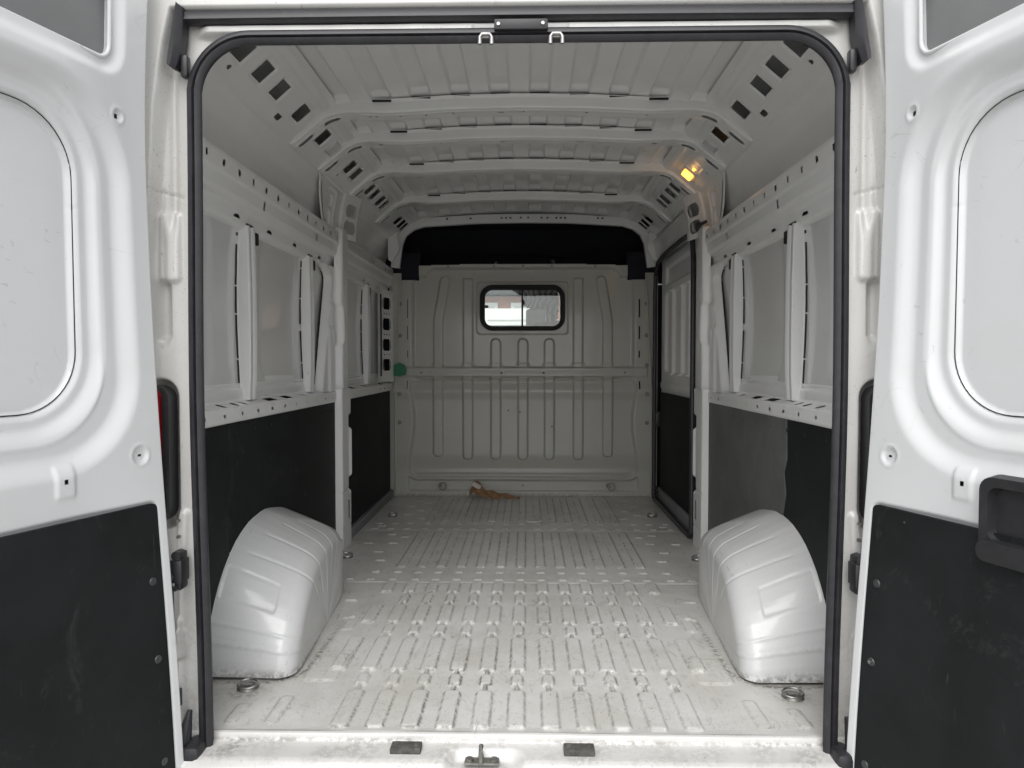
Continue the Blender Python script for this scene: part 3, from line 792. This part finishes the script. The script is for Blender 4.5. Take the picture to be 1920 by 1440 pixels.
b=MB(); b.box(-.9,.9,7.36,7.42,-.3,1.0,.02); b.box(-1.01,1.01,1.76,7.3,-.24,-.12); b.build('underbody',M['plastic'],van)
for x in(-.95,.95):
    for y in(2.55,6.35):
        b=MB(); b.cyl((x,y,-.26),(1,0,0),.34,.22,40,bev=.03); o=b.build('wheel',M['tyre'],van)
        b=MB(); b.cyl((x+math.copysign(.09,x),y,-.26),(1,0,0),.21,.06,32,bev=.01); b.build('rim',M['dsteel'],o)

# ------------------------------------------------------------------ rear opening frame
def seal_halfx(z): return .780-.013*ss(.9,0,z)-.004*ss(.9,1.5,z)
def op_sd(x,z):   # signed distance-like of door opening (negative inside)
    hx=seal_halfx(z); return rb(np.abs(x)-hx+.78,z,0,.60,.78,1.111,.135)
def fr_h(x,z):
    ax=np.abs(x); sg=np.sign(x)
    d=op_sd(x,z)
    H=-.012*ss(.0,.03,d)                                 # falls into the gutter
    low=ss(1.30,1.22,z)                                  # lower pillar differs from the upper
    # groove next to the seal flange
    e=ax-(seal_halfx(z)+.04)
    H+=-.014*groove(e-.028,.011)*(1-low)*ss(1.68,1.62,z)
    H+=.012*bump(rb(ax,z,.855,1.215,.026,.085,.012),.014)      # hinge boss
    H+=-.010*groove(ax-.872-.02*ss(.95,1.10,z)*0,.012)*low*ss(.95,1.0,z)
    H+=-.018*bump(rb(ax,z,.875,1.06,.016,.07,.01),.016)
    H+=-.016*bump(rb(ax,z,.872,.31,.022,.23,.015),.014)+.010*bump(rb(ax,z,.842,.12,.012,.14,.01),.012)
    H+=.010*bump(capsule(ax,z,.835,.44,.83,.55,.012),.014)+.012*bump(capsule(ax,z,.84,.20,.85,.28,.010),.014)
    # pinch seam
    H+=-.003*groove(z-1.345-.25*(ax-.85),.004)*(ax>.82)*ss(.9,.88,ax)
    # outer ring standing proud
    xo=np.interp(z,[.2,.8,1.2,1.32,1.55,1.70,1.79],[.872,.89,.89,.872,.858,.835,.812])
    out=np.maximum(ss(0,.016,ax-xo),0)
    # roof edge
    out=np.maximum(out,ss(1.775,1.780,z)); out=np.maximum(out,ss(.838,.846,ax)*ss(1.30,1.42,z)*0)
    H=H*(1-out)+.030*out
    # tail lamp cavity
    H+=-.05*bump(rb(ax,z,.885,.70,.040,.185,.045),.015)
    H+=.0008*np_noise(x*2,z,25,17)
    # header
    H+=.024*bump(np.abs(z-1.736)-.0115,.007)*ss(.79,.74,ax)-.006*bump(rb(x,z,.012,1.735,.115,.007,.004),.006)
    return H
def fr_hole(x,z):
    m=op_sd(x,z)<.004; m|=(z<-.03)&(np.abs(x)<.80)
    m|=np.abs(x)>np.interp(z,[p[1] for p in BPROF],[p[0] for p in BPROF])
    return m
def fr_dirt(x,z):
    ax=np.abs(x)
    return np.clip(.35*ss(.5,.0,z)*(.5+.7*np_noise(x*3,z,20,5))+.55*groove(z-1.345-.25*(ax-.85),.0025)*(ax>.82)*(ax<.895)+.35*groove(ax-.878,.004)*ss(.5,.4,z)+.8*ss(-.02,-.06,z)*ss(.83,.80,ax)*.6,0,1)
sheet('rear_frame',M['frame'],frange(-1.03,1.03,.0038),frange(-.28,2.03,.0045),lambda x,z:(x,1.735-.035*0*x,z),fr_h,fr_hole,van,flip=False,dirt=fr_dirt)
# jamb tunnel behind the seal so nothing shows between frame and panels
def path_open(off=0,n=14,z0=-.02):
    pts=[]
    for z in np.linspace(z0,1.59,16): pts.append((-(float(seal_halfx(z))+off),z))
    cx,cz,r=.78-.004-.135,1.711-.135,.135
    for a in np.linspace(180,90,n)[1:]: pts.append((-cx+(r+off)*math.cos(R(a)),cz+(r+off)*math.sin(R(a))))
    pts+= [(-.4,1.711+off),(-.2,1.711+off),(0,1.711+off)]
    pts+=[(-x,z) for x,z in reversed(pts[:-1])]
    return pts
b=MB()
prof=[(-.002,.0),(-.012,.002),(-.018,.009),(-.012,.016),(-.003,.018),(.001,.010),(.004,.018),(.013,.015),(.017,.008),(.012,.0),(.010,-.012),(-.010,-.012)]
b.tube([(x,1.725,z) for x,z in path_open()],1,prof=[(-a,-c) for a,c in prof] ,up=(0,1,0))
b.build('door_seal',M['rubber'],van,ang=60)
b=MB(); b.tube([(x,1.735,z) for x,z in path_open(.006)],1,prof=[(-.004,-.002),(.004,-.002),(.10,.11),(.10,.13),(-.004,.08)][:3]+[(.10,.12)],up=(0,1,0)); 
b.bm.free(); b=MB()
pA=path_open(.006); pB=path_open(.03)
A=[b.bm.verts.new((x,1.735,z)) for x,z in pA]; B=[b.bm.verts.new((x*(1.0),1.80,z)) for x,z in pB]; C_=[b.bm.verts.new((x*1.12 if abs(x)>.7 else x*1.02,1.87,z if z<1.6 else z+.20)) for x,z in pB]
for P_,Q_ in((A,B),(B,C_)):
    for k in range(len(P_)-1): b.bm.faces.new((P_[k],P_[k+1],Q_[k+1],Q_[k]))
b.build('door_jamb',M['inner'],van)
# seal boots
for sg in(-1,1):
    b=MB(); b.box(*sorted((sg*.762,sg*.808)),1.66,1.735,-.045,.004,.014); b.tube([(sg*.785,1.70,-.01),(sg*.81,1.685,-.03),(sg*.832,1.67,-.07),(sg*.838,1.66,-.12)],[.02,.022,.018,.016],10)
    b.tube([(sg*.806,1.715,.07),(sg*.812,1.70,.02),(sg*.815,1.69,-.03)],[.006,.016,.02],10); b.build('seal_boot',M['rubber'],van)
# rain seal above the opening with its corner caps
b=MB(); b.tube([(x,1.722,1.7615-.002*(x/.8)**2) for x in np.linspace(-.80,.80,12)],1,prof=[(-.013,-.012),(.013,-.012),(.013,.002),(.006,.014),(-.004,.010),(-.013,.012)],up=(0,-1,0)); b.build('rain_seal',M['rubber'],van)
for sg in(-1,1):
    b=MB()
    rings=[]
    zs=[1.780,1.74,1.70,1.66,1.635]; xi=[.795,.795,.798,.806,.814]; xo=[.808,.815,.822,.829,.832]
    for z,a,c in zip(zs,xi,xo): rings.append([b.bm.verts.new((sg*a,1.735,z)),b.bm.verts.new((sg*(a+.001),1.705,z)),b.bm.verts.new((sg*((a+c)/2),1.692,z)),b.bm.verts.new((sg*(c-.004),1.688,z+.004)),b.bm.verts.new((sg*c,1.70,z+.008)),b.bm.verts.new((sg*c,1.735,z+.008))])
    for A,B in zip(rings,rings[1:]):
        for k in range(6): b.bm.faces.new((A[k],A[(k+1)%6],B[(k+1)%6],B[k]))
    b.bm.faces.new(rings[0]); b.bm.faces.new(rings[-1][::-1])
    b.box(*sorted((sg*.790,sg*.808)),1.712,1.735,1.618,1.672,.006)
    b.build('corner_cap',M['rubber'],van,ang=25)
# latch bracket and its two hooks
b=MB(); b.box(-.050,.077,1.698,1.716,1.717,1.742,.003); o=b.build('latch_bracket',M['plastic'],van)
b=MB(); b.cyl((-.040,1.697,1.729),(0,1,0),.004,.004,12); b.cyl((.065,1.697,1.730),(0,1,0),.004,.004,12); b.build('screw',M['steel'],o,split=True)
for xc in(-.070,.097):
    b=MB(); b.tube([(xc-.014,1.700,1.683),(xc-.014,1.70,1.70),(xc-.009,1.70,1.707),(xc+.009,1.70,1.707),(xc+.014,1.70,1.70),(xc+.014,1.70,1.683)],.0048,10,up=(0,1,0)); b.box(xc-.014,xc+.014,1.703,1.725,1.700,1.712,.003); b.build('latch_hook',M['steel'],van)

# tail lamps
for sg in(-1,1):
    b=MB(); b.prism(rrect(.849,.925,.535,.875,.035),lambda a,c,d:Vector((sg*a,d+.25*(a-.84)*0,c)),1.715,1.76); 
    for xx in (.862,.874): b.box(*sorted((sg*(xx-.001),sg*(xx+.001))),1.711,1.716,.56,.85)
    o=b.build('tail_lamp',M['plastic'],van)
    b=MB(); b.prism(rrect(.866,.930,.66,.866,.02),lambda a,c,d:Vector((sg*a,d,c)),1.698,1.715); b.build('red_lens',M['red'],o)
# door hinges / check straps on the pillars
for sg in(-1,1):
    def q(x0,x1,y0,y1,z0,z1,bv=.003): b.box(*sorted((sg*x0,sg*x1)),y0,y1,z0,z1,bv)
    b=MB(); q(.808,.836,1.685,1.728,.395,.45); q(.812,.83,1.69,1.73,.375,.468,.006); b.cyl((sg*.822,1.70,.462),(0,1,0),.011,.03,14); b.cyl((sg*.822,1.695,.383),(0,1,0),.006,.03,12)
    b.tube([(sg*.832,1.685,.415),(sg*.845,1.67,.40),(sg*.865,1.65,.385)],.010,8); q(.832,.85,1.68,1.72,.41,.445); q(.843,.853,1.685,1.72,.27,.38); q(.838,.858,1.68,1.715,.235,.275,.006)
    b.build('door_check',M['plastic'],van)
    for z in(.10,-.045):
        b=MB(); q(.829,.862,1.70,1.726,z-.022,z+.022); b.cyl((sg*.842,1.698,z),(0,1,0),.008,.006,12); b.build('hinge_plate',M['plastic'],van)
    b=MB()
    for z in (.54,.50): b.cyl((sg*.832,1.722,z),(0,1,0),.0045,.008,10)
    b.build('pillar_bolt',M['dsteel'],van,split=True)

# ------------------------------------------------------------------ rear doors
def door(sg):
    c,s=.951,.309; sh=0 if sg<0 else -.022
    hx,hy=.842,1.668
    zk=[-.30,-.09,.24,.645,1.03,1.47,1.79,2.0]; so_=[-.075,-.066,-.046,-.012,.014,.030,.013,.0]
    def off(z): 
        v=0
        for d in(-.12,-.06,0,.06,.12): v=v+np.interp(z+d,zk,so_)
        return v/5
    def W_(a,z,n,dx=0):    # a along the door from the hinge, n towards the cargo space
        a=a+sh
        return sg*(hx+dx+a*s)-sg*n*c*1.0, hy-a*c-n*s*1.0, z
    def pos(t,z):
        o=off(z)*.8*(1-ss(0,.25,t)); a=t
        # rounded hinge edge
        n=-.05*(1-np.sqrt(np.clip(1-(1-np.clip(t/.010,0,1))**2,0,1)))
        return W_(a,z,n,o)
    wi=lambda t,z:rb(t,z,.40,1.682,.303,.096,.045)
    outer=lambda t,z:rb(t,z,.40,1.115,.325,.405,.20)
    inner=lambda t,z:rb(t,z,.40,1.138,.213,.312,.13)
    def h(t,z):
        do=outer(t,z); di=inner(t,z)
        H=-.020*ss(.022,-.030,do)-.016*ss(.062,.028,di)-.006*ss(.012,.004,di)-.012*ss(.002,-.003,di)
        H+=-.010*ss(.030,.004,wi(t,z))
        H+=-.005*bump(np.hypot(t-.068,z-.718)-.019,.006)+.002*groove(np.hypot(t-.068,z-.718)-.022,.003)
        H+=.004*bump(rb(t,z,.250,.684,.021,.033,.006),.007)
        H+=-.006*bump(np.hypot(t-.092,z-1.481)-.012,.008)+.0025*groove(np.hypot(t-.092,z-1.481)-.015,.004)
        H+=-.008*bump(rb(t,z,.40,.22,.368,.386,.018),.006)
        H+=.002*groove(rb(t,z,.40,1.12,.262,.36,.17),.004)
        H+=-.0015*groove(z-1.26,.004)*ss(.20,.19,t)*ss(.165,.175,t)
        H+=.0006*np_noise(t*2,z,11,8)
        return H
    def hole(t,z):
        m=np.hypot(t-.068,z-.718)<.0042
        m|=wi(t,z)<-.010
        m|=np.hypot(t-.251,z-.686)<.0045; m|=np.hypot(t-.092,z-1.481)<.0055
        return m
    def di(t,z):
        return np.clip(.0*t,0,1)
    d=sheet('rear_door',M['door'],np.concatenate([frange(0,.012,.002),frange(.012,.80,.0042)[1:]]),frange(-.22,1.88,.005),pos,h,hole,van,flip=(sg<0),dirt=di)
    # outer skin and edges of the door
    def P(a,z,n): return Vector(W_(a,z,n,float(off(z)*.8*(1-ss(0,.25,np.float64(a))))))
    b=MB()
    rows=[]
    for z in np.linspace(-.22,1.88,30):
        o=float(off(z)); rows.append([b.bm.verts.new(P(0,z,-.049)),b.bm.verts.new(P(.008,z,-.060)),b.bm.verts.new(P(.30,z,-.070)),b.bm.verts.new(P(.60,z,-.07)),b.bm.verts.new(P(.80,z,-.066)),b.bm.verts.new(P(.802,z,-.008))])
    for A,B in zip(rows,rows[1:]):
        for k in range(5): b.bm.faces.new((A[k],A[k+1],B[k+1],B[k]))
    b.bm.faces.new(rows[0]); b.bm.faces.new(rows[-1][::-1])
    b.build('door_skin',M['door'],d)
    wc=rrect(.107,.693,1.596,1.768,.035,10)
    b=MB(); b.tube([P(a,z,-.011) for a,z in wc],.0055,8,True,up=(-sg*c,-s,0)); nA=[b.bm.verts.new(P(a,z,-.012)) for a,z in wc]; nB=[b.bm.verts.new(P(a,z,-.058)) for a,z in wc]
    for k in range(len(wc)): j=(k+1)%len(wc); b.bm.faces.new((nA[k],nA[j],nB[j],nB[k]))
    b.build('window_rim',M['door'],d,ang=60)
    b=MB(); b.prism(rrect(.07,.73,1.56,1.80,.03,4),lambda a,z,n:P(a,z,n),-.028,-.024); b.build('window_blank',M['blank'],d,ang=40)
    b=MB(); b.tube([P(a,z,-.0425) for a,z in rrect(.187,.613,.826,1.45,.13,12)],.0012,6,True,up=(-sg*c,-s,0)); b.build('panel_seam',M['black_gap'],d)
    # lining board
    b=MB(); pl=rrect(.034,.765,-.16,.602,.012,4); pl=pl[:15]+[(.034,z) for z in np.linspace(.57,-.13,14)]+pl[15:] if False else pl[:10]+[(.034,z) for z in np.linspace(.57,-.13,16)]+pl[10:]; b.prism(pl,lambda a,z,n:P(a,z,n),-.0075,.0015); b.build('lining_panel',M['ply'],d,ang=40)
    for a,z in ((.121,.578),(.35,.573),(.575,.575),(.060,.423),(.060,.241),(.060,.0),(.30,-.10)):
        if sg>0 and (a,z)==(.35,.573): continue
        b=MB(); n_=Vector((-sg*c,-s,0)); b.cyl(P(a,z,.0025),n_,.0100,.003,20,.0085); b.cyl(P(a,z,.0045),n_,.003,.002,6); b.build('screw',M['screwgrey'],d)
    # interior darkness of the holes is the real cavity; grab handle on the right-hand door
    if sg>0:
        b=MB(); f=lambda a,z,n:P(a,z,n)
        o2=rrect(.30,.53,.555,.715,.028,5); i2=rrect(.320,.51,.588,.692,.02,5); n=len(o2)
        A=[b.bm.verts.new(P(x,z,-.006)) for x,z in o2]; B=[b.bm.verts.new(P(.4+(x-.4)*.96,.63+(z-.63)*.95,.022)) for x,z in o2]
        C2=[b.bm.verts.new(P(x,z,.020)) for x,z in i2]; D=[b.bm.verts.new(P(.4+(x-.4)*.95,.64+(z-.64)*.93,.001)) for x,z in i2]
        for k in range(n):
            j=(k+1)%n
            for X_,Y_ in((A,B),(B,C2),(C2,D)): b.bm.faces.new((X_[k],X_[j],Y_[j],Y_[k]))
        b.bm.faces.new(D)
        b.prism(rrect(.31,.53,.550,.590,.018,4),f,.010,.036)
        b.build('pull_handle',M['plastic'],d,ang=40)
        b=MB(); b.cyl(P(.060,.241,.006),Vector((-sg*c,-s,0)),.0045,.003,12); b.build('screw',M['steel'],d)
    return d
door(-1); door(1)

# ------------------------------------------------------------------ sliding side door (right, forward bay)
b=MB()
loop=[(4.80,.0),(4.80,.5),(4.80,1.0),(4.80,1.35),(4.78,1.50),(4.70,1.575),(4.50,1.595),(4.0,1.60),(3.80,1.595),(3.725,1.55),(3.70,1.45),(3.70,.8),(3.70,.03),(3.74,.0),(4.2,.0),(4.76,.0)]
b.tube([(.888,y,z+.012) for y,z in loop],.014,10,True,up=(1,0,0)); b.build('side_door_seal',M['rubber'],van)
def sd_pos(z,y): return .935+0*z,y,z
def sd_h(z,y):
    H=-.020*bump(rb(z,y,1.12,4.25,.26,.44,.05),.02)
    for yy in (4.02,4.22,4.48): H+=.022*bump(rb(z,y,1.12,yy,.27,.028,.01),.012)
    H+=-.018*bump(rb(z,y,1.49,4.25,.055,.42,.03),.015)+.006*bump(np.abs(z-.78)-.02,.012)
    return H
sdo=sheet('sliding_door',M['inner'],frange(.0,1.60,.006),frange(3.70,4.80,.006),sd_pos,sd_h,None,van,flip=False)
b=MB(); b.box(.915,.925,3.73,4.73,.10,.735,.002); b.build('lining_board',M['ply'],sdo)
b=MB(); b.box(.905,.93,3.72,4.78,.005,.095,.008); b.build('base_strip',M['grey'],sdo,split=True)
b=MB(); b.box(.89,.93,4.76,4.80,.50,.60,.006); b.build('door_stop',M['plastic'],van)
b=MB()
for k in range(3): b.cyl((.893,4.76,.03+.03*k),(1,0,0),.010,.014,12)
b.build('door_roller',M['plastic'],van,split=True)
# beam above the sliding door
L5,pf5,_=profpos([(.90,1.60),(.892,1.606),(.885,1.615),(.872,1.70),(.862,1.725),(.868,1.735),(.885,1.76)])
def hb(s,y):
    m=np.zeros(s.shape,bool)
    for yy in np.arange(3.75,4.85,.13): m|=np.hypot(s-.06-.03*np.sin(yy*40),y-yy)<.007
    m|=rb(s,y,.10,3.80,.016,.022,.005)<0
    return m
sheet('side_door_beam',M['inner'],frange(0,L5,.005),frange(3.68,4.93,.007),lambda s,y:(pf5(s)[0],y,pf5(s)[1]),None,hb,van)

# ------------------------------------------------------------------ interior lamp on the right roof rail
nrm=Vector((-(1.882-1.792),0,-(.862-.758))).normalized()      # out of the rail into the van
tl=Vector((-(.862-.758),0,(1.882-1.792))).normalized()
def lampP(a,yy,n): return Vector((.810,yy,1.842))+tl*a+nrm*n
b=MB(); b.prism(rrect(-.036,.036,3.415,3.525,.012,4),lambda a,y,n:lampP(a,y,n),-.03,.008); lm=b.build('interior_lamp',M['mirror_grey'],van)
b=MB(); b.prism(rrect(-.025,.029,3.428,3.50,.009,4),lambda a,y,n:lampP(a,y,n),.008,.018); b.build('lamp_lens',M['lamp'],lm,ang=40)
b=MB(); b.cyl(lampP(-.005,3.375,.004),nrm,.010,.012,14,.006); b.build('lamp_bulb',M['lamp'],lm)
ll=bpy.data.lights.new('lamp_light','POINT'); lo=bpy.data.objects.new('lamp_light',ll); COL.objects.link(lo); ll.energy=.03; ll.color=(1,.55,.2); ll.shadow_soft_size=.015; lo.location=lampP(0,3.46,.035)
lo.parent=lm; lo.matrix_parent_inverse=WM[lm.name].inverted()
# black plug with a cable in the lower oval of the right pillar
b=MB(); b.cyl((.895,3.63,1.615),(1,0,0),.022,.02,16); b.tube([(.888,3.62,1.605),(.878,3.56,1.60),(.878,3.50,1.605),(.89,3.46,1.61)],.008,8); b.build('cable_plug',M['plastic'],van)

# ------------------------------------------------------------------ loose things
cb=empty('cardboard_scrap',(-.24,4.84,0)); tag(cb,'torn crumpled brown cardboard lying on the floor against the bulkhead','cardboard')
def scr(u,v):
    x=-.36+.34*u; w=.07*(1-.75*u)
    y=4.80+(v-.5)*w*1.5+.03*u*0
    z=.014+.085*np.exp(-((u-.12)/.16)**2)*(.4+.6*v)+.035*np.exp(-((u-.45)/.3)**2)*v+.008*np.sin(u*21+v*5)
    return x,y,z
sheet('card_sheet',M['card'],frange(0,1,.03),frange(0,1,.08),scr,lambda u,v:.006*np_noise(u,v,18,4),None,cb,thick=.003)
b=MB(); b.box(-.345,-.285,4.795,4.815,.075,.105,.004,M=Matrix.Translation((-.31,4.8,.09))@Matrix.Rotation(.5,4,'Y')@Matrix.Translation((.31,-4.8,-.09))); b.box(-.39,-.33,4.84,4.86,.02,.05,.004); b.build('torn_edge',M['cardl'],cb,split=True)

# ------------------------------------------------------------------ seen through the bulkhead window
def clo(u,v):
    x=-.02+.30*u+.03*np.sin(v*5); z=1.08+.62*v+.0*u
    y=5.42+.05*np.sin(u*9+v*3)+.03*np.sin(v*14+u*4)
    return x,y,z
def clohole(u,v):
    x=-.02+.30*u; z=1.08+.62*v
    m=(z<1.36-.6*(x-.0))&(x<.12)
    m|=(z<1.20)
    m|=(x>.245+.12*(z-1.40))
    return m
o=sheet('hanging_cloth',M['stripe'],frange(-.75,1,.02),frange(0,1,.02),clo,None,lambda u,v:clohole(u,v)|((u<0)&((1.08+.62*v)<1.44-.25*(.0+u))),None,thick=.01)
tag(o,'grey striped cloth hanging in the cab behind the bulkhead window','cloth')
b=MB(); b.box(.02,.17,5.28,5.34,1.02,1.33,.02); b.build('headrest',M['mirror_grey'],van)
b=MB(); b.box(.08,.30,5.24,5.29,1.185,1.235,.018,M=Matrix.Translation((.19,5.26,1.21))@Matrix.Rotation(-.12,4,'Y')@Matrix.Translation((-.19,-5.26,-1.21))); o=b.build('folded_cloth',M['grey']); tag(o,'small dark folded cloth below the striped one behind the bulkhead window','folded cloth')
# building
bd=empty('brick_building',(-1,24,-.6)); tag(bd,'brick building with white framed windows seen through the far window','building')
b=MB(); b.box(-9,9,24,30,-.6,3.15); b.build('wall',M['brick'],bd,smooth=False)
b=MB(); b.box(-9.2,9.2,23.4,30,3.15,4.6); b.build('roof',M['grey'],bd,smooth=False)
b=MB(); b.box(-9,9,23.9,24,-.6,2.15); b.build('white_base',M['white_wall'],bd,smooth=False)
for x in(-5.4,-3.6,-1.85,-.52,1.8,4.5):
    b=MB(); b.box(x,x+.9,23.88,23.97,2.2,2.95,.02); o=b.build('window',M['white_wall'],bd)
    b=MB(); b.box(x+.12,x+.42,23.86,23.88,2.35,2.83); b.box(x+.48,x+.78,23.86,23.88,2.35,2.83); b.build('pane',M['mirror_grey'],o,split=True)
tr=empty('parked_van',(-1.2,13,-.6)); tag(tr,'white parked van standing in front of the brick building','van')
b=MB(); b.box(-2.2,.6,13,18,.0,1.93,.12); b.build('body',M['white_wall'],tr)
b=MB(); b.box(-.83,-.81,12.985,13.0,.2,2.1); b.box(-1.6,-1.4,12.98,13.0,1.5,1.52); b.box(-1.9,-.95,12.985,13.0,1.70,1.72);b.box(-.7,.35,12.985,13.0,1.70,1.72); b.build('door_gap',M['mirror_grey'],tr,split=True)
for x in(-2.0,.35):
    b=MB(); b.cyl((x,14,-.25),(1,0,0),.35,.25,24); b.cyl((x,17,-.25),(1,0,0),.35,.25,24); b.build('wheel',M['tyre'],tr)
